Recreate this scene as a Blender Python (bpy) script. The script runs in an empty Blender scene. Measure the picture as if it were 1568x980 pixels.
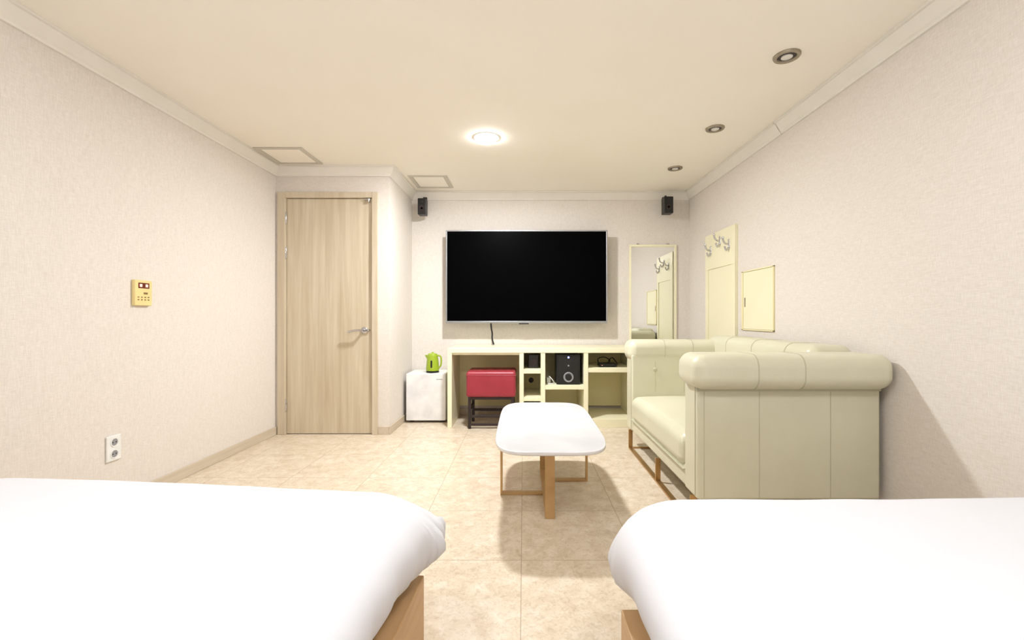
import bpy, bmesh, math
from mathutils import Vector, Matrix, noise

scene = bpy.context.scene
scene.view_settings.view_transform = 'Standard'
scene.view_settings.look = 'None'
COL = scene.collection

# ------------------------------------------------------------ materials
def s2l(c):
    c = c / 255.0
    return c / 12.92 if c <= 0.04045 else ((c + 0.055) / 1.055) ** 2.4
def rgb(r, g, b):
    return (s2l(r), s2l(g), s2l(b), 1.0)

def new_mat(name):
    m = bpy.data.materials.new(name)
    m.use_nodes = True
    nt = m.node_tree
    return m, nt, nt.nodes, nt.links, nt.nodes['Principled BSDF']

def mat(name, col, rough=0.5, metal=0.0, col2=None, scale=8.0, bump=0.0, bscale=60.0, coat=0.0, spec=0.5, stretch=(1,1,1), detail=4.0, world=False):
    m, nt, N, L, P = new_mat(name)
    P.inputs['Base Color'].default_value = col
    P.inputs['Roughness'].default_value = rough
    P.inputs['Metallic'].default_value = metal
    P.inputs['Specular IOR Level'].default_value = spec
    P.inputs['Coat Weight'].default_value = coat
    if world:
        g = N.new('ShaderNodeNewGeometry'); src = g.outputs['Position']
    else:
        g = N.new('ShaderNodeTexCoord'); src = g.outputs['Object']
    mp = N.new('ShaderNodeMapping'); mp.inputs['Scale'].default_value = stretch
    L.new(src, mp.inputs['Vector'])
    if col2 is None:
        col2 = tuple(c * 0.93 for c in col[:3]) + (1,)
    n = N.new('ShaderNodeTexNoise'); n.inputs['Scale'].default_value = scale; n.inputs['Detail'].default_value = detail
    L.new(mp.outputs[0], n.inputs['Vector'])
    r = N.new('ShaderNodeValToRGB')
    r.color_ramp.elements[0].position = 0.35; r.color_ramp.elements[1].position = 0.65
    r.color_ramp.elements[0].color = col2; r.color_ramp.elements[1].color = col
    L.new(n.outputs['Fac'], r.inputs['Fac'])
    L.new(r.outputs['Color'], P.inputs['Base Color'])
    if bump > 0:
        n2 = N.new('ShaderNodeTexNoise'); n2.inputs['Scale'].default_value = bscale; n2.inputs['Detail'].default_value = 3
        L.new(mp.outputs[0], n2.inputs['Vector'])
        b = N.new('ShaderNodeBump'); b.inputs['Strength'].default_value = bump; b.inputs['Distance'].default_value = 0.01
        L.new(n2.outputs['Fac'], b.inputs['Height'])
        L.new(b.outputs['Normal'], P.inputs['Normal'])
    return m

def wallpaper(name, col, col2):
    m, nt, N, L, P = new_mat(name)
    g = N.new('ShaderNodeNewGeometry')
    def nz(sc):
        mp = N.new('ShaderNodeMapping'); mp.inputs['Scale'].default_value = sc
        L.new(g.outputs['Position'], mp.inputs['Vector'])
        n = N.new('ShaderNodeTexNoise'); n.inputs['Scale'].default_value = 1.0; n.inputs['Detail'].default_value = 3
        L.new(mp.outputs[0], n.inputs['Vector']); return n
    a = nz((330, 330, 30)); b = nz((32, 32, 380))
    ad = N.new('ShaderNodeMath'); ad.operation = 'ADD'
    L.new(a.outputs['Fac'], ad.inputs[0]); L.new(b.outputs['Fac'], ad.inputs[1])
    hf = N.new('ShaderNodeMath'); hf.operation = 'MULTIPLY'; hf.inputs[1].default_value = 0.5
    L.new(ad.outputs[0], hf.inputs[0])
    r = N.new('ShaderNodeValToRGB')
    r.color_ramp.elements[0].position = 0.36; r.color_ramp.elements[1].position = 0.62
    r.color_ramp.elements[0].color = col2; r.color_ramp.elements[1].color = col
    L.new(hf.outputs[0], r.inputs['Fac'])
    L.new(r.outputs['Color'], P.inputs['Base Color'])
    bp = N.new('ShaderNodeBump'); bp.inputs['Strength'].default_value = 0.15; bp.inputs['Distance'].default_value = 0.003
    L.new(hf.outputs[0], bp.inputs['Height']); L.new(bp.outputs['Normal'], P.inputs['Normal'])
    P.inputs['Roughness'].default_value = 0.75
    P.inputs['Specular IOR Level'].default_value = 0.25
    return m

def floor_mat():
    m, nt, N, L, P = new_mat('vinyl_tile_floor')
    T = 0.481
    g = N.new('ShaderNodeNewGeometry')
    off = N.new('ShaderNodeVectorMath'); off.operation = 'ADD'; off.inputs[1].default_value = (0.01 + 20 * T, -1.874 + 20 * T, 0)
    L.new(g.outputs['Position'], off.inputs[0])
    sc = N.new('ShaderNodeVectorMath'); sc.operation = 'MULTIPLY'; sc.inputs[1].default_value = (1 / T, 1 / T, 0)
    L.new(off.outputs[0], sc.inputs[0])
    fl = N.new('ShaderNodeVectorMath'); fl.operation = 'FLOOR'; L.new(sc.outputs[0], fl.inputs[0])
    fr = N.new('ShaderNodeVectorMath'); fr.operation = 'FRACTION'; L.new(sc.outputs[0], fr.inputs[0])
    wn = N.new('ShaderNodeTexWhiteNoise'); wn.noise_dimensions = '3D'; L.new(fl.outputs[0], wn.inputs['Vector'])
    w2 = N.new('ShaderNodeVectorMath'); w2.operation = 'SCALE'; w2.inputs['Scale'].default_value = 9.0
    L.new(wn.outputs['Color'], w2.inputs[0])
    pv = N.new('ShaderNodeVectorMath'); pv.operation = 'ADD'
    L.new(g.outputs['Position'], pv.inputs[0]); L.new(w2.outputs[0], pv.inputs[1])
    n1 = N.new('ShaderNodeTexNoise'); n1.inputs['Scale'].default_value = 13; n1.inputs['Detail'].default_value = 9; n1.inputs['Roughness'].default_value = 0.68; n1.inputs['Distortion'].default_value = 0.6
    L.new(pv.outputs[0], n1.inputs['Vector'])
    r1 = N.new('ShaderNodeValToRGB')
    e = r1.color_ramp.elements
    e[0].position = 0.30; e[0].color = rgb(203, 184, 158)
    e[1].position = 0.70; e[1].color = rgb(233, 222, 206)
    k = e.new(0.5); k.color = rgb(219, 204, 182)
    L.new(n1.outputs['Fac'], r1.inputs['Fac'])
    n2 = N.new('ShaderNodeTexNoise'); n2.inputs['Scale'].default_value = 60; n2.inputs['Detail'].default_value = 6; n2.inputs['Distortion'].default_value = 1.2
    L.new(pv.outputs[0], n2.inputs['Vector'])
    r2 = N.new('ShaderNodeValToRGB')
    r2.color_ramp.elements[0].position = 0.36; r2.color_ramp.elements[0].color = (0.74, 0.69, 0.62, 1)
    r2.color_ramp.elements[1].position = 0.5; r2.color_ramp.elements[1].color = (1, 1, 1, 1)
    L.new(n2.outputs['Fac'], r2.inputs['Fac'])
    mx = N.new('ShaderNodeMix'); mx.data_type = 'RGBA'; mx.blend_type = 'MULTIPLY'; mx.inputs['Factor'].default_value = 0.5
    L.new(r1.outputs['Color'], mx.inputs['A']); L.new(r2.outputs['Color'], mx.inputs['B'])
    # seams
    sep = N.new('ShaderNodeSeparateXYZ'); L.new(fr.outputs[0], sep.inputs[0])
    outs = []
    for ax in ('X', 'Y'):
        a = N.new('ShaderNodeMath'); a.operation = 'SUBTRACT'; a.inputs[1].default_value = 0.5; L.new(sep.outputs[ax], a.inputs[0])
        b = N.new('ShaderNodeMath'); b.operation = 'ABSOLUTE'; L.new(a.outputs[0], b.inputs[0])
        c = N.new('ShaderNodeMath'); c.operation = 'GREATER_THAN'; c.inputs[1].default_value = 0.4965; L.new(b.outputs[0], c.inputs[0])
        outs.append(c)
    mxx = N.new('ShaderNodeMath'); mxx.operation = 'MAXIMUM'
    L.new(outs[0].outputs[0], mxx.inputs[0]); L.new(outs[1].outputs[0], mxx.inputs[1])
    sm = N.new('ShaderNodeMath'); sm.operation = 'MULTIPLY'; sm.inputs[1].default_value = 0.7; L.new(mxx.outputs[0], sm.inputs[0])
    m2 = N.new('ShaderNodeMix'); m2.data_type = 'RGBA'
    L.new(sm.outputs[0], m2.inputs['Factor']); L.new(mx.outputs['Result'], m2.inputs['A']); m2.inputs['B'].default_value = rgb(158, 134, 106)
    L.new(m2.outputs['Result'], P.inputs['Base Color'])
    P.inputs['Roughness'].default_value = 0.30
    P.inputs['Specular IOR Level'].default_value = 0.5
    return m

def wood_mat(name, c1, c2, axis='Z', rough=0.45, grain=1.0):
    m, nt, N, L, P = new_mat(name)
    g = N.new('ShaderNodeNewGeometry')
    sc = {'Z': (22, 22, 1.1), 'Y': (22, 1.1, 22), 'X': (1.1, 22, 22)}[axis]
    mp = N.new('ShaderNodeMapping'); mp.inputs['Scale'].default_value = sc
    L.new(g.outputs['Position'], mp.inputs['Vector'])
    n = N.new('ShaderNodeTexNoise'); n.inputs['Scale'].default_value = grain; n.inputs['Detail'].default_value = 7; n.inputs['Roughness'].default_value = 0.62; n.inputs['Distortion'].default_value = 0.35
    L.new(mp.outputs[0], n.inputs['Vector'])
    r = N.new('ShaderNodeValToRGB')
    r.color_ramp.elements[0].position = 0.3; r.color_ramp.elements[0].color = c2
    r.color_ramp.elements[1].position = 0.7; r.color_ramp.elements[1].color = c1
    L.new(n.outputs['Fac'], r.inputs['Fac']); L.new(r.outputs['Color'], P.inputs['Base Color'])
    P.inputs['Roughness'].default_value = rough
    return m

def emis(name, col, strength):
    m, nt, N, L, P = new_mat(name)
    P.inputs['Base Color'].default_value = (0.8, 0.8, 0.8, 1)
    P.inputs['Emission Color'].default_value = col
    P.inputs['Emission Strength'].default_value = strength
    return m

M_wall = wallpaper('wallpaper_linen', rgb(233, 226, 219), rgb(219, 211, 202))
M_ceil = mat('ceiling_paint', rgb(252, 246, 235), 0.8, col2=rgb(251, 244, 232), scale=2, world=True, spec=0.2)
M_floor = floor_mat()
M_crown = mat('crown_paint', rgb(236, 231, 223), 0.5, col2=rgb(233, 228, 219), world=True)
M_base = wood_mat('baseboard_wood', rgb(216, 204, 186), rgb(194, 178, 156), 'Y')
M_door = wood_mat('door_oak', rgb(217, 205, 182), rgb(192, 175, 147), 'Z')
M_frame = wood_mat('door_frame_oak', rgb(216, 204, 182), rgb(198, 182, 157), 'Z')
M_cream = mat('cream_laminate', rgb(243, 237, 206), 0.4, col2=rgb(240, 234, 201), scale=3)
M_cream_in = mat('cream_laminate_inner', rgb(244, 234, 188), 0.45, col2=rgb(241, 230, 182), scale=3)
M_leather = mat('cream_leather', rgb(216, 213, 189), 0.34, col2=rgb(212, 209, 184), scale=5, bump=0.08, bscale=140, spec=0.5)
M_seam = mat('leather_seam', rgb(196, 193, 166), 0.45)
M_gold = mat('brushed_gold', rgb(196, 160, 110), 0.32, 0.85, col2=rgb(184, 146, 96))
M_goldwood = mat('gold_leg', rgb(204, 172, 124), 0.4, 0.5, col2=rgb(192, 158, 110))
M_marble = mat('white_marble', rgb(233, 232, 234), 0.18, col2=rgb(222, 221, 223), scale=4, detail=8, coat=0.3)
M_fridge = mat('fridge_marble_film', rgb(240, 240, 240), 0.3, col2=rgb(222, 221, 222), scale=7, detail=10)
M_sheet = mat('white_cotton', rgb(226, 227, 233), 0.85, col2=rgb(225, 226, 232), bump=0.02, bscale=300, spec=0.1)
M_bedwood = wood_mat('bed_oak', rgb(212, 176, 130), rgb(190, 150, 104), 'Y')
M_black = mat('black_plastic', rgb(22, 22, 24), 0.4, col2=rgb(18, 18, 20))
M_screen = mat('tv_screen', (0.0008, 0.0008, 0.001, 1), 0.35, col2=(0.0008, 0.0008, 0.001, 1), spec=0.015)
M_silver = mat('silver_bezel', rgb(176, 178, 182), 0.3, 0.9)
M_chrome = mat('chrome', rgb(205, 205, 208), 0.14, 1.0)
M_red = mat('red_vinyl', rgb(156, 48, 62), 0.38, col2=rgb(148, 42, 56), bump=0.05)
M_darkmetal = mat('dark_metal', rgb(52, 42, 42), 0.45, 0.3)
M_mirror = mat('mirror_glass', (0.88, 0.9, 0.89, 1), 0.01, 1.0, col2=(0.88, 0.9, 0.89, 1))
M_lime = mat('lime_plastic', rgb(156, 180, 44), 0.3, col2=rgb(148, 172, 38), coat=0.3)
M_white = mat('white_plastic', rgb(242, 242, 240), 0.35)
M_thermo = mat('thermostat_yellow', rgb(240, 220, 156), 0.4)
M_red_led = emis('red_led', (1, 0.12, 0.05, 1), 1.5)
M_blue_led = emis('blue_led', (0.1, 0.15, 1, 1), 4)
M_brown = mat('brown_display', rgb(110, 50, 34), 0.3)
M_mark = mat('button_marks', rgb(150, 116, 74), 0.4)
M_grey = mat('grey_cone', rgb(150, 150, 155), 0.4)
M_hatchline = mat('hatch_trim', rgb(208, 201, 188), 0.5)
M_lamp = emis('led_diffuser', (0.96, 0.98, 1.0, 1), 980)
M_fill_drum = emis('fill_drum_diffuser', (0.96, 0.98, 1.0, 1), 50)  # emitter for the added fill drums
M_bronze = mat('bronze_ring', rgb(160, 150, 132), 0.35, 0.8)
M_bulb = mat('bulb_glass', rgb(225, 222, 214), 0.2)

# ------------------------------------------------------------ helpers
def empty(name, loc):
    e = bpy.data.objects.new(name, None)
    e.empty_display_size = 0.1
    e.location = loc
    COL.objects.link(e)
    return e

def adopt(o, p):
    if p is not None:
        o.parent = p
        o.matrix_parent_inverse = Matrix.Translation(-Vector(p.location))

def finish(bm, name, m, parent=None, smooth=True, wn=True, center=True):
    me = bpy.data.meshes.new(name)
    bmesh.ops.recalc_face_normals(bm, faces=bm.faces)
    c = Vector((0, 0, 0))
    if center and len(bm.verts):
        xs = [v.co for v in bm.verts]
        c = Vector([(min(v[i] for v in xs) + max(v[i] for v in xs)) / 2 for i in range(3)])
        bmesh.ops.translate(bm, verts=bm.verts, vec=-c)
    for f in bm.faces: f.smooth = smooth
    bm.to_mesh(me); bm.free()
    mats = m if isinstance(m, (list, tuple)) else [m]
    for k in mats: me.materials.append(k)
    o = bpy.data.objects.new(name, me)
    o.location = c
    COL.objects.link(o)
    if smooth and wn:
        w = o.modifiers.new('wn', 'WEIGHTED_NORMAL'); w.keep_sharp = True
    adopt(o, parent)
    return o

def add_box(bm, x0, x1, y0, y1, z0, z1, bev=0.0, seg=3, mi=0):
    r = bmesh.ops.create_cube(bm, size=1.0)
    vs = r['verts']
    for v in vs:
        v.co = Vector(((x0 + x1) / 2 + v.co.x * (x1 - x0), (y0 + y1) / 2 + v.co.y * (y1 - y0), (z0 + z1) / 2 + v.co.z * (z1 - z0)))
    fs = set(f for v in vs for f in v.link_faces)
    for f in fs: f.material_index = mi
    if bev > 0:
        es = list(set(e for v in vs for e in v.link_edges))
        bev = min(bev, 0.49 * min(x1 - x0, y1 - y0, z1 - z0))
        bmesh.ops.bevel(bm, geom=es, offset=bev, segments=seg, profile=0.5, affect='EDGES')

def box(name, x0, x1, y0, y1, z0, z1, m, bev=0.0, seg=3, parent=None):
    bm = bmesh.new()
    add_box(bm, x0, x1, y0, y1, z0, z1, bev, seg)
    return finish(bm, name, m, parent, smooth=bev > 0)

def boxes(name, lst, m, bev=0.0, seg=2, parent=None):
    bm = bmesh.new()
    for b in lst:
        add_box(bm, *b[:6], bev, seg, b[6] if len(b) > 6 else 0)
    return finish(bm, name, m, parent, smooth=bev > 0)

def axis_mat(axis):
    if axis == 'X': return Matrix.Rotation(math.pi / 2, 4, 'Y')
    if axis == 'Y': return Matrix.Rotation(-math.pi / 2, 4, 'X')
    return Matrix.Identity(4)

def lathe(name, prof, loc, m, axis='Z', seg=40, parent=None, matrix=None, sharp=False):
    """prof: list of (r, h) along axis"""
    bm = bmesh.new()
    rings = []
    for r, h in prof:
        rings.append([bm.verts.new((max(r, 1e-4) * math.cos(2 * math.pi * i / seg), max(r, 1e-4) * math.sin(2 * math.pi * i / seg), h)) for i in range(seg)])
    for a, b in zip(rings[:-1], rings[1:]):
        for i in range(seg):
            bm.faces.new((a[i], a[(i + 1) % seg], b[(i + 1) % seg], b[i]))
    bm.faces.new(rings[0]); bm.faces.new(rings[-1])
    M = Matrix.Translation(Vector(loc)) @ (matrix if matrix else axis_mat(axis))
    bmesh.ops.transform(bm, matrix=M, verts=bm.verts)
    o = finish(bm, name, m, parent, smooth=True, wn=False)
    o.data.set_sharp_from_angle(angle=math.radians(40))
    return o

def tube(name, pts, r, m, parent=None, smoothc=True, res=8):
    cu = bpy.data.curves.new(name, 'CURVE'); cu.dimensions = '3D'
    cu.bevel_depth = r; cu.bevel_resolution = 3; cu.use_fill_caps = True
    sp = cu.splines.new('NURBS' if smoothc else 'POLY')
    sp.points.add(len(pts) - 1)
    for p, q in zip(sp.points, pts): p.co = (q[0], q[1], q[2], 1)
    if smoothc:
        sp.use_endpoint_u = True; sp.order_u = 3; sp.resolution_u = res
    o = bpy.data.objects.new(name, cu); COL.objects.link(o)
    bpy.context.view_layer.update()
    me = bpy.data.meshes.new_from_object(o.evaluated_get(bpy.context.evaluated_depsgraph_get()))
    bpy.data.objects.remove(o); bpy.data.curves.remove(cu)
    bm = bmesh.new(); bm.from_mesh(me); bpy.data.meshes.remove(me)
    return finish(bm, name, m, parent, smooth=True, wn=False)

# ------------------------------------------------------------ room shell
XL, XR, YD, YB, YR, XA, ZC = -2.12, 1.70, 3.894, 4.68, -0.90, -1.15, 2.284
T = 0.10
box('floor', XL - T, XR + T, YR - T, YB + T, -0.10, 0.0, M_floor)
box('ceiling', XL - T, XR + T, YR - T, YB + T, ZC, ZC + 0.1, M_ceil)
box('wall_left', XL - T, XL, YR - T, YD + T, 0, ZC, M_wall)
box('wall_right', XR, XR + T, YR - T, YB + T, 0, ZC, M_wall)
box('wall_rear', XL, XR, YR - T, YR, 0, ZC, M_wall)
box('wall_back', XA - T, XR, YB, YB + T, 0, ZC, M_wall)
box('wall_alcove_side', XA - T, XA, YD + T, YB, 0, ZC, M_wall)
DX0, DX1, DZ = -2.100, -1.245, 2.07
boxes('wall_door_side', [(XL, DX0, YD, YD + T, 0, ZC), (DX1, XA, YD, YD + T, 0, ZC), (DX0, DX1, YD, YD + T, DZ, ZC)], M_wall)

def offset_poly(P, d):
    n = len(P); out = []
    for i in range(n):
        p0, p1, p2 = Vector(P[i - 1]), Vector(P[i]), Vector(P[(i + 1) % n])
        a = (p1 - p0).normalized(); b = (p2 - p1).normalized()
        na = Vector((-a.y, a.x)); nb = Vector((-b.y, b.x))
        bis = (na + nb); bis = bis / (1 + na.dot(nb))
        out.append(p1 + bis * d)
    return out
ROOM = [(XL, YR), (XR, YR), (XR, YB), (XA, YB), (XA, YD), (XL, YD)]
prof = [(0.0, ZC - 0.080), (0.012, ZC - 0.080), (0.014, ZC - 0.068), (0.022, ZC - 0.060), (0.034, ZC - 0.040), (0.046, ZC - 0.020), (0.050, ZC - 0.014), (0.062, ZC - 0.013), (0.062, ZC - 0.0005), (0.0, ZC - 0.0005)]
bm = bmesh.new()
loops = []
for d, z in prof:
    loops.append([bm.verts.new((p.x, p.y, z)) for p in offset_poly(ROOM, d)])
for a, b in zip(loops[:-1], loops[1:]):
    for i in range(6):
        bm.faces.new((a[i], a[(i + 1) % 6], b[(i + 1) % 6], b[i]))
finish(bm, 'trim_1', M_crown, smooth=False)
# butt joint in the right-hand cornice (a thin cover strip following the profile)
bm = bmesh.new()
rr = []
for yy in (2.985, 2.989):
    rr.append([bm.verts.new((XR - d_ - 0.0012, yy, z_ - 0.0008)) for d_, z_ in prof[:-1]])
for k in range(len(prof) - 2):
    bm.faces.new((rr[0][k], rr[0][k + 1], rr[1][k + 1], rr[1][k]))
finish(bm, 'trim_2', mat('joint_filler', rgb(190, 182, 168), 0.7), smooth=False)

def baseboard(name, x0, x1, y0, y1):
    box(name, x0, x1, y0, y1, 0, 0.068, M_base, 0.003, 2)
baseboard('baseboard_left', XL, XL + 0.012, YR, YD)
baseboard('baseboard_alcove_side', XA, XA + 0.012, YD - 0.012, YB)
baseboard('baseboard_door_side', DX1 + 0.001, XA, YD - 0.012, YD)
baseboard('baseboard_back', XA + 0.012, XR - 0.012, YB - 0.012, YB)
baseboard('baseboard_right', XR - 0.012, XR, YR, YB)

# ------------------------------------------------------------ door
d = empty('door_1', ((DX0 + DX1) / 2, YD, 0))
boxes('door_frame', [(DX0, DX0 + 0.065, YD - 0.018, YD + T, 0, DZ), (DX1 - 0.05, DX1, YD - 0.018, YD + T, 0, DZ), (DX0 + 0.065, DX1 - 0.05, YD - 0.018, YD + T, DZ - 0.05, DZ)], M_frame, 0.003, 2, d)
boxes('door_stop', [(DX0 + 0.065, DX0 + 0.069, YD + 0.0, YD + 0.012, 0, DZ - 0.05), (DX1 - 0.054, DX1 - 0.05, YD, YD + 0.012, 0, DZ - 0.05)], M_frame, 0, 2, d)
box('door_leaf', DX0 + 0.071, DX1 - 0.056, YD + 0.004, YD + 0.044, 0.006, DZ - 0.054, M_door, 0.002, 2, d)
for i, z in enumerate((1.80, 1.50, 0.20)):
    lathe('hinge_%d' % (i + 1), [(0.007, 0), (0.008, 0.002), (0.008, 0.098), (0.007, 0.1)], (DX0 + 0.068, YD - 0.006, z), M_chrome, 'Z', 16, d)
hx, hz = -1.365, 0.89
lathe('handle_rose', [(0.028, 0), (0.028, 0.006), (0.024, 0.01)], (hx, YD + 0.004, hz), M_chrome, matrix=Matrix.Rotation(math.pi / 2, 4, 'X'), parent=d)
lathe('handle_neck', [(0.011, 0), (0.011, 0.05)], (hx, YD, hz), M_chrome, matrix=Matrix.Rotation(math.pi / 2, 4, 'X'), parent=d)
tube('handle_lever', [(hx + 0.008, YD - 0.048, hz), (hx - 0.03, YD - 0.052, hz + 0.002), (hx - 0.08, YD - 0.05, hz - 0.004), (hx - 0.12, YD - 0.045, hz - 0.014)], 0.010, M_chrome, d)
lathe('lock_knob', [(0.012, 0), (0.012, 0.012), (0.008, 0.02)], (-1.325, YD + 0.004, hz), M_chrome, matrix=Matrix.Rotation(math.pi / 2, 4, 'X'), parent=d)
boxes('door_catch', [(-1.36, -1.31, YD - 0.02, YD + 0.004, 2.0, 2.012), (-1.325, -1.312, YD - 0.03, YD, 1.98, 2.012)], M_chrome, 0.002, 2, d)

# ------------------------------------------------------------ ceiling fittings
def hatch(x0, x1, y0, y1):
    e = empty('ceiling_access_hatch', ((x0 + x1) / 2, (y0 + y1) / 2, ZC))
    w = 0.034
    boxes('hatch_rim', [(x0, x1, y0, y0 + w, ZC - 0.008, ZC), (x0, x1, y1 - w, y1, ZC - 0.008, ZC), (x0, x0 + w, y0 + w, y1 - w, ZC - 0.008, ZC), (x1 - w, x1, y0 + w, y1 - w, ZC - 0.008, ZC)], M_hatchline, 0.002, 2, e)
    box('hatch_panel', x0 + w + 0.005, x1 - w - 0.005, y0 + w + 0.005, y1 - w - 0.005, ZC - 0.005, ZC, M_ceil, 0.001, 2, e)
hatch(-2.045, -1.675, 3.43, 3.80)
hatch(-1.05, -0.695, 4.11, 4.50)

def led_light(x, y, r=0.080):
    e = empty('ceiling_downlight', (x, y, ZC))
    lathe('trim_ring', [(r + 0.001, 0), (r + 0.012, 0), (r + 0.010, -0.0025), (r + 0.002, -0.003), (r + 0.001, -0.002)], (x, y, ZC), M_white, 'Z', 48, e)
    lathe('diffuser', [(r, -0.003), (r - 0.006, -0.0055), (r - 0.03, -0.0065), (r - 0.06, -0.0068)], (x, y, ZC), M_lamp, 'Z', 24, e)
def fill_drum(x, y, r=0.16):  # added fill light, out of view, to brighten beds and ceiling
    e = empty('added_fill_drum', (x, y, ZC))
    lathe('back_plate', [(r - 0.02, 0), (r - 0.02, -0.015)], (x, y, ZC), M_white, 'Z', 32, e)
    lathe('diffuser', [(r - 0.01, -0.015), (r, -0.02), (r, -0.07), (r - 0.01, -0.08)], (x, y, ZC), M_fill_drum, 'Z', 20, e)
led_light(-0.266, 3.25)
fill_drum(-0.95, 0.45)
fill_drum(0.65, 0.35)

def spot(x, y):
    e = empty('recessed_spotlight', (x, y, ZC))
    r = 0.058
    lathe('bezel', [(r + 0.003, 0), (r + 0.003, -0.006), (r, -0.011), (r - 0.014, -0.010), (r - 0.018, -0.003)], (x, y, ZC), M_bronze, 'Z', 40, e)
    lathe('dark_cup', [(r - 0.017, -0.0035), (r - 0.018, -0.005), (r - 0.028, -0.0055)], (x, y, ZC), M_darkmetal, 'Z', 32, e)
    lathe('bulb', [(0.026, -0.004), (0.026, -0.010), (0.020, -0.013), (0.006, -0.014)], (x, y, ZC), M_bulb, 'Z', 32, e)
spot(1.29, 2.232); spot(1.297, 3.086); spot(1.30, 3.91)

# ------------------------------------------------------------ television
tx0, tx1, tz0, tz1, ty = -0.775, 0.832, 0.942, 1.868, 4.52
e = empty('television', ((tx0 + tx1) / 2, ty, tz0))
b = 0.014
boxes('bezel', [(tx0, tx1, ty, ty + 0.03, tz1 - b, tz1), (tx0, tx1, ty, ty + 0.03, tz0, tz0 + b * 1.6), (tx0, tx0 + b, ty, ty + 0.03, tz0 + b * 1.6, tz1 - b), (tx1 - b, tx1, ty, ty + 0.03, tz0 + b * 1.6, tz1 - b)], M_silver, 0.003, 2, e)
box('screen', tx0 + b, tx1 - b, ty + 0.005, ty + 0.02, tz0 + b * 1.6, tz1 - b, M_screen, parent=e)
box('back_cover', tx0 + 0.03, tx1 - 0.03, ty + 0.021, ty + 0.06, tz0 + 0.04, tz1 - 0.04, M_black, 0.01, 3, e)
box('wall_bracket', -0.25, 0.30, ty + 0.06, YB, 1.25, 1.60, M_black, 0.004, 2, e)
box('logo_bump', -0.05, 0.05, ty + 0.004, ty + 0.022, tz0 - 0.010, tz0, M_black, 0.002, 2, e)
tube('power_cable', [(-0.33, ty + 0.05, 0.98), (-0.33, ty + 0.055, 0.90), (-0.315, ty + 0.06, 0.84), (-0.32, ty + 0.05, 0.78), (-0.30, ty + 0.04, 0.728)], 0.008, M_black, e)

# ------------------------------------------------------------ wall speakers
def wspeaker(x, z, w, h, yaw):
    e = empty('wall_speaker', (x, 4.56, z))
    box('cabinet', x - w / 2, x + w / 2, 4.50, 4.60, z - h / 2, z + h / 2, M_black, 0.006, 3, e)
    lathe('woofer', [(0.030, 0), (0.030, 0.004), (0.024, 0.005), (0.010, 0.001)], (x, 4.501, z - 0.02), M_darkmetal, matrix=Matrix.Rotation(math.pi / 2, 4, 'X'), parent=e, seg=28)
    lathe('tweeter', [(0.014, 0), (0.014, 0.004), (0.008, 0.006)], (x, 4.501, z + 0.045), M_darkmetal, matrix=Matrix.Rotation(math.pi / 2, 4, 'X'), parent=e, seg=24)
    tube('bracket_arm', [(x, 4.58, z + h / 2 - 0.02), (x, 4.60, z + h / 2 + 0.03), (x, 4.655, z + h / 2 + 0.03)], 0.007, M_darkmetal, e, smoothc=False)
    box('bracket_plate', x - 0.02, x + 0.02, 4.655, YB, z + h / 2 - 0.0, z + h / 2 + 0.055, M_darkmetal, 0.003, 2, e)
    e.rotation_euler = (0, 0, math.radians(yaw))
wspeaker(-1.01, 2.10, 0.080, 0.160, 0)
wspeaker(1.435, 2.115, 0.090, 0.165, 0)

# ------------------------------------------------------------ wall mirror
mx0, mx1, mz0, mz1 = 1.08, 1.565, 0.22, 1.745
e = empty('wall_mirror', ((mx0 + mx1) / 2, YB, mz0))
w = 0.022
boxes('frame', [(mx0, mx0 + w, YB - 0.022, YB - 0.001, mz0, mz1), (mx1 - w, mx1, YB - 0.022, YB - 0.001, mz0, mz1), (mx0 + w, mx1 - w, YB - 0.022, YB - 0.001, mz0, mz0 + w), (mx0 + w, mx1 - w, YB - 0.022, YB - 0.001, mz1 - w, mz1)], M_cream, 0.002, 2, e)
box('glass', mx0 + w, mx1 - w, YB - 0.015, YB - 0.002, mz0 + w, mz1 - w, M_mirror, parent=e)
boxes('clips', [(mx0 + 0.08, mx0 + 0.10, YB - 0.012, YB, mz1, mz1 + 0.015), (mx1 - 0.10, mx1 - 0.08, YB - 0.012, YB, mz1, mz1 + 0.015)], M_chrome, 0, 2, e)

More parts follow.
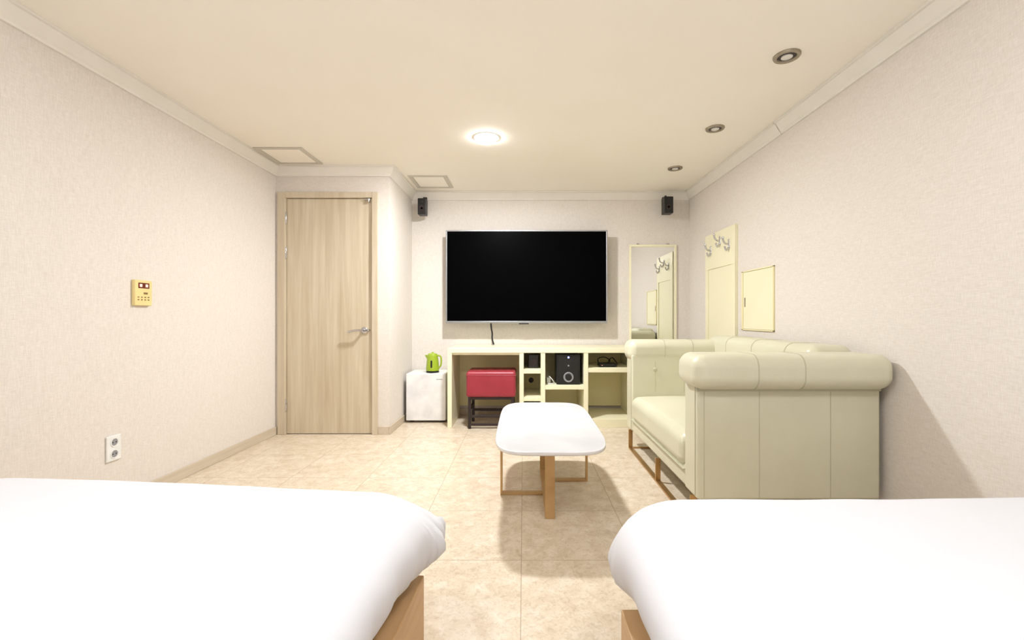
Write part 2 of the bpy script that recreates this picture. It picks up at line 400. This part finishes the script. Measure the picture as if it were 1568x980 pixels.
# ------------------------------------------------------------ coat rack board (right wall)
e = empty('coat_rack', (XR, 3.90, 0.1))
y0, y1, z0, z1 = 3.61, 4.20, 0.12, 1.742
boxes('board', [(XR - 0.018, XR - 0.0005, y0, y1, z0, z1)], M_cream, 0.002, 2, e)
boxes('rails', [(XR - 0.026, XR - 0.018, y0, y1, 1.43, z1), (XR - 0.026, XR - 0.018, y0, y0 + 0.06, z0, 1.43), (XR - 0.026, XR - 0.018, y1 - 0.06, y1, z0, 1.43), (XR - 0.026, XR - 0.018, y0 + 0.06, y1 - 0.06, z0, z0 + 0.1)], M_cream, 0.002, 2, e)
for i, (hy, hz_) in enumerate(((4.07, 1.60), (3.88, 1.655), (3.71, 1.60))):
    xw = XR - 0.026
    box('hook_plate_%d' % i, xw - 0.005, xw, hy - 0.014, hy + 0.014, hz_ - 0.035, hz_ + 0.035, M_chrome, 0.002, 2, e)
    tube('hook_upper_%d' % i, [(xw - 0.004, hy, hz_ - 0.005), (xw - 0.022, hy, hz_ - 0.002), (xw - 0.044, hy, hz_ + 0.010), (xw - 0.052, hy, hz_ + 0.045)], 0.0075, M_chrome, e)
    tube('hook_lower_%d' % i, [(xw - 0.004, hy, hz_ - 0.015), (xw - 0.010, hy, hz_ - 0.050), (xw - 0.030, hy, hz_ - 0.055), (xw - 0.036, hy, hz_ - 0.020)], 0.0075, M_chrome, e)
    lathe('hook_tip_%d' % i, [(0.003, -0.010), (0.011, -0.004), (0.011, 0.004), (0.003, 0.010)], (xw - 0.052, hy, hz_ + 0.050), M_chrome, 'Z', 16, e)

# access panel in right wall
e = empty('wall_access_panel', (XR, 3.3, 0.9))
y0, y1, z0, z1 = 3.08, 3.53, 0.903, 1.353
boxes('panel_frame', [(XR - 0.012, XR - 0.0005, y0, y1, z1 - 0.008, z1), (XR - 0.012, XR - 0.0005, y0, y1, z0, z0 + 0.008), (XR - 0.012, XR - 0.0005, y0, y0 + 0.008, z0, z1), (XR - 0.012, XR - 0.0005, y1 - 0.02, y1, z0, z1)], M_cream_in, 0.001, 2, e)
box('panel_door', XR - 0.008, XR - 0.0005, y0 + 0.010, y1 - 0.022, z0 + 0.010, z1 - 0.010, M_cream, 0.001, 2, e)
box('panel_pull', XR - 0.012, XR - 0.008, y1 - 0.055, y1 - 0.045, 1.08, 1.15, M_bronze, 0.001, 2, e)

# ------------------------------------------------------------ left wall: thermostat and outlet
e = empty('wall_thermostat', (XL, 2.515, 1.06))
box('housing', XL, XL + 0.020, 2.459, 2.573, 1.065, 1.205, M_thermo, 0.004, 3, e)
box('display', XL + 0.0195, XL + 0.0215, 2.480, 2.552, 1.160, 1.190, M_brown, 0.0005, 1, e)
boxes('digits', [(XL + 0.0214, XL + 0.0222, 2.488, 2.504, 1.167, 1.183), (XL + 0.0214, XL + 0.0222, 2.526, 2.542, 1.167, 1.183)], M_red_led, 0, 1, e)
boxes('buttons', [(XL + 0.0195, XL + 0.0225, 2.476 + 0.022 * i, 2.485 + 0.022 * i, zz, zz + 0.006) for i in range(4) for zz in (1.094, 1.108)] + [(XL + 0.0195, XL + 0.0225, 2.515, 2.54, 1.128, 1.138)], M_mark, 0.0005, 1, e)
def outlet(name, y, z):
    e = empty(name, (XL, y, z))
    box('plate', XL, XL + 0.010, y - 0.041, y + 0.041, z - 0.065, z + 0.065, M_white, 0.004, 3, e)
    for k, dz in enumerate((0.03, -0.03)):
        lathe('socket_rim_%d' % k, [(0.023, 0.0), (0.023, 0.003), (0.019, 0.003), (0.018, 0.0005)], (XL + 0.010, y, z + dz), M_white, 'X', 28, e)
        lathe('socket_well_%d' % k, [(0.0175, 0.0005), (0.0175, 0.0011)], (XL + 0.010, y, z + dz), M_grey, 'X', 24, e)
        for j, dy in enumerate((-0.009, 0.009)):
            lathe('pin_hole_%d_%d' % (k, j), [(0.0032, 0), (0.0032, 0.0018)], (XL + 0.010, y + dy, z + dz), M_darkmetal, 'X', 12, e)
outlet('wall_outlet', 2.346, 0.327)

# ------------------------------------------------------------ desk / shelf unit
ux0, ux1, uy0, uy1, uz = -0.692, 1.03, 4.124, 4.665, 0.72
e = empty('tv_console_desk', ((ux0 + ux1) / 2, (uy0 + uy1) / 2, 0))
t = 0.040
zt = uz - 0.042
V1, V2, V3 = -0.040, 0.155, 0.545   # divider left faces
boxes('top_board', [(ux0, ux1, uy0, uy1, zt, uz)], M_cream, 0.002, 2, e)
boxes('uprights', [(ux0, ux0 + t, uy0, uy1, 0, zt), (V1, V1 + t, uy0 + 0.003, uy1, 0, zt), (V2, V2 + t, uy0 + 0.003, uy1, 0, zt), (V3, V3 + t, uy0 + 0.003, uy1, 0, zt), (ux1 - t, ux1, uy0, uy1, 0, zt)], M_cream, 0.002, 2, e)
boxes('shelves', [(V1 + t, V2, uy0 + 0.006, uy1 - 0.02, 0.49, 0.53), (V1 + t, V2, uy0 + 0.006, uy1 - 0.02, 0.24, 0.275), (V2 + t, V3, uy0 + 0.006, uy1 - 0.02, 0.345, 0.385), (V3 + t, ux1 - t, uy0 + 0.006, uy1 - 0.02, 0.50, 0.54),
                  (V2 + t, V3, uy0 + 0.006, uy1 - 0.02, 0.0, 0.075), (V3 + t, ux1 - t, uy0 + 0.006, uy1 - 0.02, 0.0, 0.075), (V1 + t, V2, uy0 + 0.006, uy1 - 0.02, 0.0, 0.075)], M_cream, 0.002, 2, e)
box('back_panel', ux0 + t, ux1 - t, uy1 - 0.02, uy1 - 0.002, 0.10, zt, M_cream_in, parent=e)
box('apron', ux0 + t, V1, uy0 + 0.02, uy0 + 0.04, zt - 0.02, zt, M_cream, 0.001, 2, e)
lathe('bay_socket', [(0.026, 0), (0.026, 0.006), (0.02, 0.008), (0.006, 0.004)], (0.075, uy1 - 0.02, 0.36), M_darkmetal, matrix=Matrix.Rotation(math.pi / 2, 4, 'X'), parent=e)

# subwoofer
e = empty('subwoofer', (0.415, 4.28, 0.385))
box('cabinet', 0.30, 0.515, 4.16, 4.42, 0.387, 0.662, M_black, 0.008, 3, e)
box('front_panel', 0.312, 0.503, 4.152, 4.162, 0.40, 0.650, M_black, 0.004, 2, e)
RX = Matrix.Rotation(math.pi / 2, 4, 'X')
lathe('port_ring', [(0.046, 0), (0.046, 0.006), (0.040, 0.009), (0.034, 0.004), (0.020, 0.002)], (0.408, 4.152, 0.455), M_grey, matrix=RX, parent=e)
lathe('port_centre', [(0.030, 0), (0.028, 0.009), (0.010, 0.012)], (0.408, 4.150, 0.455), M_black, matrix=RX, parent=e)
lathe('power_led', [(0.009, 0), (0.009, 0.003)], (0.408, 4.152, 0.635), M_blue_led, matrix=RX, parent=e, seg=16)
lathe('volume_knob', [(0.008, 0), (0.008, 0.006)], (0.408, 4.152, 0.56), M_grey, matrix=RX, parent=e, seg=16)
# satellite speaker on narrow bay shelf
e = empty('satellite_speaker', (0.075, 4.25, 0.53))
box('cabinet', 0.045, 0.135, 4.20, 4.30, 0.532, 0.655, M_black, 0.006, 3, e)
lathe('cone', [(0.032, 0), (0.032, 0.004), (0.02, 0.002)], (0.09, 4.20, 0.585), M_darkmetal, matrix=RX, parent=e)
# set top box
e = empty('set_top_box', (0.80, 4.3, 0.54))
box('body', 0.70, 0.86, 4.20, 4.34, 0.545, 0.572, M_black, 0.004, 2, e)
boxes('feet', [(0.71, 0.73, 4.21, 4.23, 0.541, 0.546), (0.83, 0.85, 4.21, 4.23, 0.541, 0.546), (0.71, 0.73, 4.31, 4.33, 0.541, 0.546), (0.83, 0.85, 4.31, 4.33, 0.541, 0.546)], M_black, 0, 2, e)
tube('cable_1', [(0.72, 4.345, 0.56), (0.70, 4.42, 0.60), (0.80, 4.46, 0.62), (0.86, 4.44, 0.56), (0.80, 4.40, 0.548)], 0.004, M_black, e)
tube('cable_2', [(0.80, 4.345, 0.56), (0.84, 4.40, 0.62), (0.88, 4.44, 0.60), (0.90, 4.36, 0.548)], 0.004, M_black, e)
boxes('status_light', [(0.72, 0.726, 4.198, 4.202, 0.555, 0.560)], M_red_led, 0, 1, e)
# power adapters with white cable
e = empty('power_adapter', (0.25, 4.3, 0.385))
box('block', 0.215, 0.25, 4.24, 4.30, 0.387, 0.44, M_white, 0.004, 2, e)
tube('cord', [(0.235, 4.25, 0.43), (0.225, 4.2, 0.47), (0.27, 4.19, 0.42), (0.285, 4.22, 0.391), (0.26, 4.17, 0.391), (0.22, 4.18, 0.391)], 0.004, M_white, e)

# ------------------------------------------------------------ stool
sx0, sx1, sy0, sy1 = -0.515, -0.072, 4.06, 4.42
e = empty('red_stool', ((sx0 + sx1) / 2, (sy0 + sy1) / 2, 0))
box('cushion', sx0, sx1, sy0, sy1, 0.285, 0.515, M_red, 0.024, 5, e)
boxes('piping', [(sx0 - 0.002, sx1 + 0.002, sy0 - 0.002, sy1 + 0.002, 0.480, 0.485)], M_red, 0.002, 2, e)
lt = 0.026
legs = []
for (a, b_) in ((sx0 + 0.015, sy0 + 0.02), (sx1 - 0.015 - lt, sy0 + 0.02), (sx0 + 0.015, sy1 - 0.02 - lt), (sx1 - 0.015 - lt, sy1 - 0.02 - lt)):
    legs.append((a, a + lt, b_, b_ + lt, 0, 0.29))
legs += [(sx0 + 0.04, sx1 - 0.04, sy0 + 0.022, sy0 + 0.042, 0.262, 0.284), (sx0 + 0.04, sx1 - 0.04, sy0 + 0.024, sy0 + 0.040, 0.10, 0.122),
         (sx0 + 0.04, sx1 - 0.04, sy1 - 0.042, sy1 - 0.024, 0.10, 0.122), (sx0 + 0.04, sx1 - 0.04, sy1 - 0.042, sy1 - 0.022, 0.262, 0.284),
         (sx0 + 0.017, sx0 + 0.035, sy0 + 0.04, sy1 - 0.04, 0.16, 0.18), (sx1 - 0.035, sx1 - 0.017, sy0 + 0.04, sy1 - 0.04, 0.16, 0.18),
         (sx0 + 0.04, sx1 - 0.04, sy0 + 0.024, sy0 + 0.040, 0.028, 0.046)]
boxes('legs', legs, M_darkmetal, 0.002, 2, e)

# ------------------------------------------------------------ mini fridge
fx0, fx1, fy0, fy1, fz = -1.115, -0.740, 4.31, 4.66, 0.466
e = empty('mini_fridge', ((fx0 + fx1) / 2, (fy0 + fy1) / 2, 0))
box('cabinet', fx0, fx1, fy0 + 0.05, fy1, 0.015, fz, M_white, 0.006, 3, e)
box('door_panel', fx0, fx1, fy0, fy0 + 0.045, 0.022, fz, M_fridge, 0.006, 3, e)
boxes('feet', [(fx0 + 0.02, fx0 + 0.06, fy0 + 0.06, fy0 + 0.1, 0, 0.016), (fx1 - 0.06, fx1 - 0.02, fy0 + 0.06, fy0 + 0.1, 0, 0.016), (fx0 + 0.02, fx0 + 0.06, fy1 - 0.06, fy1 - 0.02, 0, 0.016), (fx1 - 0.06, fx1 - 0.02, fy1 - 0.06, fy1 - 0.02, 0, 0.016)], M_darkmetal, 0, 2, e)
box('name_strip', fx1 - 0.09, fx1 - 0.03, fy0 - 0.001, fy0 + 0.002, 0.41, 0.416, M_grey, parent=e)

# kettle
kx, ky, kz = -0.885, 4.42, fz
e = empty('electric_kettle', (kx, ky, kz))
lathe('base_plate', [(0.058, 0.001), (0.062, 0.005), (0.062, 0.012), (0.056, 0.016)], (kx, ky, kz), M_black, 'Z', 40, e)
lathe('body', [(0.056, 0.016), (0.062, 0.020), (0.063, 0.04), (0.058, 0.10), (0.051, 0.155), (0.049, 0.168), (0.046, 0.172)], (kx, ky, kz), M_lime, 'Z', 48, e)
lathe('lid', [(0.046, 0.172), (0.044, 0.180), (0.030, 0.187), (0.010, 0.190), (0.010, 0.197), (0.004, 0.200)], (kx, ky, kz), M_lime, 'Z', 40, e)
bm = bmesh.new()
pts = [(-0.046, -0.020, 0.125), (-0.046, 0.020, 0.125), (-0.044, -0.026, 0.170), (-0.044, 0.026, 0.170), (-0.076, 0.0, 0.168), (-0.052, 0.0, 0.122)]
vs = [bm.verts.new((kx + p[0], ky + p[1], kz + p[2])) for p in pts]
bmesh.ops.convex_hull(bm, input=vs)
finish(bm, 'spout', M_lime, e, smooth=False)
tube('handle', [(kx + 0.045, ky - 0.01, kz + 0.165), (kx + 0.080, ky - 0.012, kz + 0.168), (kx + 0.088, ky - 0.012, kz + 0.12), (kx + 0.082, ky - 0.012, kz + 0.055), (kx + 0.058, ky - 0.01, kz + 0.045)], 0.008, M_lime, e)
box('water_gauge', kx - 0.008, kx + 0.008, ky - 0.064, ky - 0.054, kz + 0.05, kz + 0.12, M_black, 0.003, 2, e)

# ------------------------------------------------------------ coffee table
cx, cy, ctz = 0.130, 2.60, 0.405
e = empty('coffee_table', (cx, cy, 0))
def slab(name, cx, cy, a, b, n, z0, z1, m, parent, bev):
    bm = bmesh.new(); K = 128
    lay = []
    for (ins, z) in ((bev * 1.6, z0), (bev * 0.5, z0 + bev * 0.5), (0, z0 + bev * 1.3), (0, z1 - bev), (bev * 0.3, z1 - bev * 0.3), (bev, z1)):
        ring = []
        for i in range(K):
            t_ = 2 * math.pi * i / K
            c, s = math.cos(t_), math.sin(t_)
            x = math.copysign(abs(c) ** (2 / n), c) * (a - ins); y = math.copysign(abs(s) ** (2 / n), s) * (b - ins)
            ring.append(bm.verts.new((cx + x, cy + y, z)))
        lay.append(ring)
    for p, q in zip(lay[:-1], lay[1:]):
        for i in range(K): bm.faces.new((p[i], p[(i + 1) % K], q[(i + 1) % K], q[i]))
    bm.faces.new(lay[0]); bm.faces.new(lay[-1])
    o = finish(bm, name, m, parent, smooth=True, wn=True)
    return o
slab('table_top', cx, cy, 0.274, 0.59, 5.0, ctz - 0.020, ctz, M_marble, e, 0.005)
zt2 = ctz - 0.021
boxes('leg_frame', [(cx - 0.024, cx + 0.024, 2.256, 2.271, 0, zt2), (cx - 0.024, cx + 0.024, 2.985, 3.0, 0, zt2), (cx - 0.024, cx + 0.024, 2.271, 2.985, 0, 0.012), (cx - 0.024, cx + 0.024, 2.271, 2.985, zt2 - 0.012, zt2)], M_goldwood, 0.001, 1, e)
boxes('side_frame_left', [(-0.132, -0.120, 2.560, 2.60, 0, zt2), (-0.120, cx - 0.024, 2.560, 2.60, 0, 0.012), (-0.120, cx - 0.024, 2.560, 2.60, zt2 - 0.012, zt2)], M_goldwood, 0.001, 1, e)
boxes('side_frame_right', [(0.378, 0.390, 2.77, 2.81, 0, zt2), (cx + 0.024, 0.378, 2.77, 2.81, 0, 0.012), (cx + 0.024, 0.378, 2.77, 2.81, zt2 - 0.012, zt2)], M_goldwood, 0.001, 1, e)

# ------------------------------------------------------------ sofa
SX0, SX1, SY0, SY1, SZ = 0.81, 1.668, 2.125, 3.58, 0.146
e = empty('leather_sofa', ((SX0 + SX1) / 2, (SY0 + SY1) / 2, 0))
AT = 0.17
box('seat_base', SX0 + 0.008, SX1 - 0.02, SY0 + AT - 0.01, SY1 - AT + 0.01, SZ, 0.26, M_leather, 0.012, 3, e)
bm = bmesh.new()
add_box(bm, SX0 - 0.012, 1.50, SY0 + AT + 0.004, SY1 - AT - 0.004, 0.235, 0.408, 0.055, 8)
bmesh.ops.subdivide_edges(bm, edges=[ed for ed in bm.edges if ed.calc_length() > 0.15], cuts=10, use_grid_fill=True)
ccx, ccy = 1.16, (SY0 + SY1) / 2
for v in bm.verts:
    if v.co.z > 0.33:
        fx = max(0, 1 - ((v.co.x - ccx) / 0.36) ** 2); fy = max(0, 1 - ((v.co.y - ccy) / 0.57) ** 2)
        v.co.z += 0.032 * fx ** 0.6 * fy ** 0.6
finish(bm, 'seat_cushion', M_leather, e)
box('seat_welt', SX0 - 0.008, SX0 + 0.03, SY0 + AT, SY1 - AT, 0.232, 0.240, M_seam, 0.003, 2, e)
ROLL0, ROLL1 = 0.668, 0.830

def seam_loop(nm, axis, pos, u0, u1, z0, z1, R, wdt=0.005):
    """thin rounded-rectangle seam band round a roll whose long axis is `axis`"""
    bm = bmesh.new(); K = 14; ring = []
    uc, zc = (u0 + u1) / 2, (z0 + z1) / 2; hu, hz2 = (u1 - u0) / 2 + 0.0015, (z1 - z0) / 2 + 0.0015
    for off in (0, wdt):
        rr = []
        for q in range(4):
            for k in range(K):
                a_ = math.pi / 2 * (q + k / (K - 1))
                su = 1 if q in (0, 3) else -1; sz_ = 1 if q in (0, 1) else -1
                u = uc + su * (hu - R) + R * math.cos(a_); z = zc + sz_ * (hz2 - R) + R * math.sin(a_)
                rr.append(bm.verts.new((pos + off, u, z) if axis == 'X' else (u, pos + off, z)))
        ring.append(rr)
    n_ = len(ring[0])
    for k in range(n_): bm.faces.new((ring[0][k], ring[0][(k + 1) % n_], ring[1][(k + 1) % n_], ring[1][k]))
    bm.faces.new(ring[0]); bm.faces.new(ring[1])
    finish(bm, nm, M_seam, e, smooth=False)

RR = 0.062
arms = (('near', SY0, SY0 + AT, SY0 - 0.080, SY0 + AT + 0.010, 0.768, 1.690), ('far', SY1 - AT, SY1, SY1 - AT - 0.004, SY1 + 0.045, 0.790, 1.666))
for nm, ya, yb, ra, rb, rx0, rx1 in arms:
    box('arm_' + nm, SX0, SX1 - 0.001, ya, yb, SZ, 0.72, M_leather, 0.014, 4, e)
    box('arm_roll_' + nm, rx0, rx1, ra, rb, ROLL0, ROLL1, M_leather, RR, 12, e)
    wy = ya + (0.020 if nm == 'near' else 0.012)
    box('arm_front_welt_' + nm, SX0 - 0.004, SX0 + 0.01, wy, wy + 0.006, SZ + 0.01, 0.70, M_seam, 0.002, 2, e)
    for i, x in enumerate((1.055, 1.265)):
        seam_loop('roll_seam_%s_%d' % (nm, i), 'X', x, ra, rb, ROLL0, ROLL1, RR)
boxes('outer_arm_seams', [(1.098, 1.102, SY0 - 0.0015, SY0 + 0.004, SZ + 0.012, 0.69), (1.430, 1.434, SY0 - 0.0015, SY0 + 0.004, SZ + 0.012, 0.69), (SX0 + 0.03, SX0 + 0.034, SY0 - 0.0015, SY0 + 0.004, SZ + 0.012, 0.69)], M_seam, 0, 1, e)
box('arm_band', SX0 - 0.003, SX1 - 0.001, SY0 - 0.004, SY0 + 0.01, 0.655, 0.672, M_seam, 0.003, 2, e)
box('back_rest', 1.47, SX1 - 0.002, SY0 + 0.05, SY1 - 0.05, SZ, 0.76, M_leather, 0.02, 4, e)
BY0, BY1 = SY0 + 0.14, SY1 - 0.02
box('back_roll', 1.43, SX1 - 0.002, BY0, BY1, 0.68, 0.860, M_leather, 0.060, 12, e)
for i, y in enumerate((2.50, 2.86, 3.22)):
    seam_loop('back_roll_seam_%d' % i, 'Y', y, 1.43, SX1 - 0.002, 0.68, 0.860, 0.060)
box('back_cushion', 1.38, 1.49, SY0 + AT + 0.006, SY1 - AT - 0.006, 0.39, 0.74, M_leather, 0.04, 6, e)
def button(nm, loc, mt):
    lathe(nm, [(0.016, 0.0), (0.015, 0.005), (0.008, 0.009)], loc, M_seam, matrix=mt, parent=e, seg=20)
for i, x in enumerate((0.985, 1.20)):
    button('button_far_%d' % i, (x, SY1 - AT + 0.001, 0.61), RX)
    button('button_near_%d' % i, (x, SY0 + AT - 0.001, 0.61), Matrix.Rotation(-math.pi / 2, 4, 'X'))
boxes('inner_arm_seams', [(0.983, 0.987, SY1 - AT - 0.0012, SY1 - AT + 0.004, 0.44, 0.67), (1.198, 1.202, SY1 - AT - 0.0012, SY1 - AT + 0.004, 0.44, 0.67)], M_seam, 0, 1, e)
for i, y in enumerate((2.5, 2.86, 3.22)):
    button('button_back_%d' % i, (1.381, y, 0.60), Matrix.Rotation(-math.pi / 2, 4, 'Y'))
# gold sled base
bt = 0.012
fr = [(0.80, 0.83, SY0 + 0.06, SY1 - 0.10, 0, bt), (1.60, 1.63, SY0 + 0.06, SY1 - 0.10, 0, bt)]
for x in (0.80, 1.60):
    for y in (SY0 + 0.06, 2.76, SY1 - 0.10 - bt):
        fr.append((x, x + 0.03, y, y + bt, bt, SZ))
for y in (SY0 + 0.06, SY1 - 0.10 - bt):
    fr.append((0.83, 1.60, y, y + bt, 0, bt))
boxes('sled_frame', fr, M_gold, 0.001, 1, e)

# ------------------------------------------------------------ beds
def make_bed(x0, x1, y0, y1, bx0, bx1, by1, side, rot, seed, zt=0.478, flare=0.075, r=0.20, fold_amt=1.0, lpow=1.0, loft=0.014):
    """side=+1: exposed aisle side on +X ; -1 on -X. duvet footprint x0..x1,y0..y1"""
    cx_, cy_ = (x0 + x1) / 2, (y0 + y1) / 2
    piv = (bx1 if side > 0 else bx0, by1, 0)
    e = empty('bed', piv)
    h = 0.25; rt = 0.05
    boxes('platform', [(bx0, bx0 + rt, y0, by1, 0, h), (bx1 - rt, bx1, y0, by1, 0, h), (bx0 + rt, bx1 - rt, by1 - rt, by1, 0, h), (bx0 + rt, bx1 - rt, y0, y0 + rt, 0, h), (bx0 + rt, bx1 - rt, y0 + rt, by1 - rt, h - 0.04, h - 0.005)], M_bedwood, 0.003, 2, e)
    box('mattress', x0 + 0.10, x1 - 0.10, y0 + 0.05, y1 - 0.12, h, 0.42, M_sheet, 0.04, 4, e)
    bm = bmesh.new()
    a, b_ = (x1 - x0) / 2, (y1 - y0) / 2
    P = []
    def seg(p, q, n, k):
        for i in range(k):
            t_ = i / k; P.append((Vector(p).lerp(Vector(q), t_), Vector(n)))
    KS, KC = 110, 60
    ax, by = a - r, b_ - r
    corners = [((ax, by), 0), ((-ax, by), 90), ((-ax, -by), 180), ((ax, -by), 270)]
    for ci, (c, ang) in enumerate(corners):
        for i in range(KC):
            th = math.radians(ang + 90 * i / KC); P.append((Vector(c), Vector((math.cos(th), math.sin(th)))))
        nx = corners[(ci + 1) % 4][0]
        th = math.radians(ang + 90)
        seg(c, nx, (math.cos(th), math.sin(th)), KS)
    n = len(P)
    rows = [('s', 0.02), ('s', 0.15), ('s', 0.3), ('s', 0.45), ('s', 0.6), ('s', 0.72), ('s', 0.82), ('s', 0.90), ('s', 0.96), ('s', 1.0),
            ('d', 0.120, zt), ('d', 0.095, zt - 0.002), ('d', 0.070, zt - 0.006), ('d', 0.048, zt - 0.013), ('d', 0.028, zt - 0.025), ('d', 0.012, zt - 0.042), ('d', 0.003, zt - 0.062), ('d', 0.0, zt - 0.083),
            ('d', 0.002, zt - 0.105), ('d', 0.010, zt - 0.127), ('d', 0.024, zt - 0.148), ('d', 0.044, zt - 0.168), ('d', 0.066, zt - 0.184), ('d', 0.088, zt - 0.194), ('d', 0.13, zt - 0.196)]
    inner = r * 0.62
    ax_c = Vector((side * ax, by))
    lay = []
    for row in rows:
        ring = []
        for i, (c, nn) in enumerate(P):
            if row[0] == 's':
                base = c + nn * (r - inner); p = base * row[1]; z = zt; low = 0
            else:
                p = c + nn * (r - row[1]); z = row[2]
                low = min(1.0, max(0, (zt - 0.025 - z) / (0.12 if lpow == 1 else 0.15))) ** lpow
            cd = (p - (ax_c + Vector((side, 1)).normalized() * r)).length
            k = math.exp(-(cd / 0.17) ** 2)
            lf = low * (1 if row[0] == 'd' else 0)
            wv = noise.noise(Vector((p.x * 5 + seed, p.y * 5, 0.3)))
            s_ = i / n * (4 * (a + b_))
            fold = noise.noise(Vector((s_ * 16 + seed * 7, 0.5, seed + z * 4))) + 0.5 * noise.noise(Vector((s_ * 38 + seed * 3, 1.5, seed)))
            outw = lf * (flare * k + 0.010 * wv + fold_amt * 0.014 * fold * (0.25 + 1.6 * k))
            p = p + nn * outw
            z2 = z + 0.005 * noise.noise(Vector((p.x * 2.2 + seed, p.y * 2.2, 1.7))) + 0.002 * noise.noise(Vector((p.x * 6, p.y * 6 + seed, 4.7)))
            if lf > 0.6: z2 += 0.010 * wv + fold_amt * 0.012 * fold * k
            z2 += loft * max(0, min(1, (-side * p.x + a) / (2 * a))) * (1 - low)
            ring.append(bm.verts.new((cx_ + p.x, cy_ + p.y, z2)))
        lay.append(ring)
    for p, q in zip(lay[:-1], lay[1:]):
        for i in range(n): bm.faces.new((p[i], p[(i + 1) % n], q[(i + 1) % n], q[i]))
    bm.faces.new(lay[0]); bm.faces.new(lay[-1])
    finish(bm, 'duvet', M_sheet, e, smooth=True, wn=False)
    for i, px in enumerate((cx_ - 0.34, cx_ + 0.34)):
        bmp = bmesh.new()
        add_box(bmp, px - 0.31, px + 0.31, y0 + 0.04, y0 + 0.44, 0.49, 0.60, 0.05, 5)
        finish(bmp, 'pillow_%d' % i, M_sheet, e)
    e.rotation_euler = (0, 0, math.radians(rot))
    return e

make_bed(-1.80, -0.272, -0.72, 1.430, -1.76, -0.290, 1.325, 1, -2.7, 1.0, flare=0.086, fold_amt=2.2, loft=0.032)
make_bed(0.246, 1.66, -0.72, 1.375, 0.250, 1.64, 1.17, -1, 0.0, 5.0, flare=0.095, r=0.22, fold_amt=1.3, lpow=1.9)

# ------------------------------------------------------------ camera
cam = bpy.data.cameras.new('camera')
cam.sensor_width = 36.0
cam.lens = 36.0 * 697.0 / 1568.0
cam.shift_x = -18.0 / 1568.0
cam.shift_y = -4.0 / 1568.0
cam.clip_start = 0.02
co = bpy.data.objects.new('camera', cam)
co.location = (0, 0, 1.0)
co.rotation_euler = (math.radians(90), 0, 0)
COL.objects.link(co)
scene.camera = co

w = bpy.data.worlds.new('world'); scene.world = w
w.use_nodes = True
w.node_tree.nodes['Background'].inputs[0].default_value = (0.9, 0.9, 0.9, 1)
w.node_tree.nodes['Background'].inputs[1].default_value = 0.3
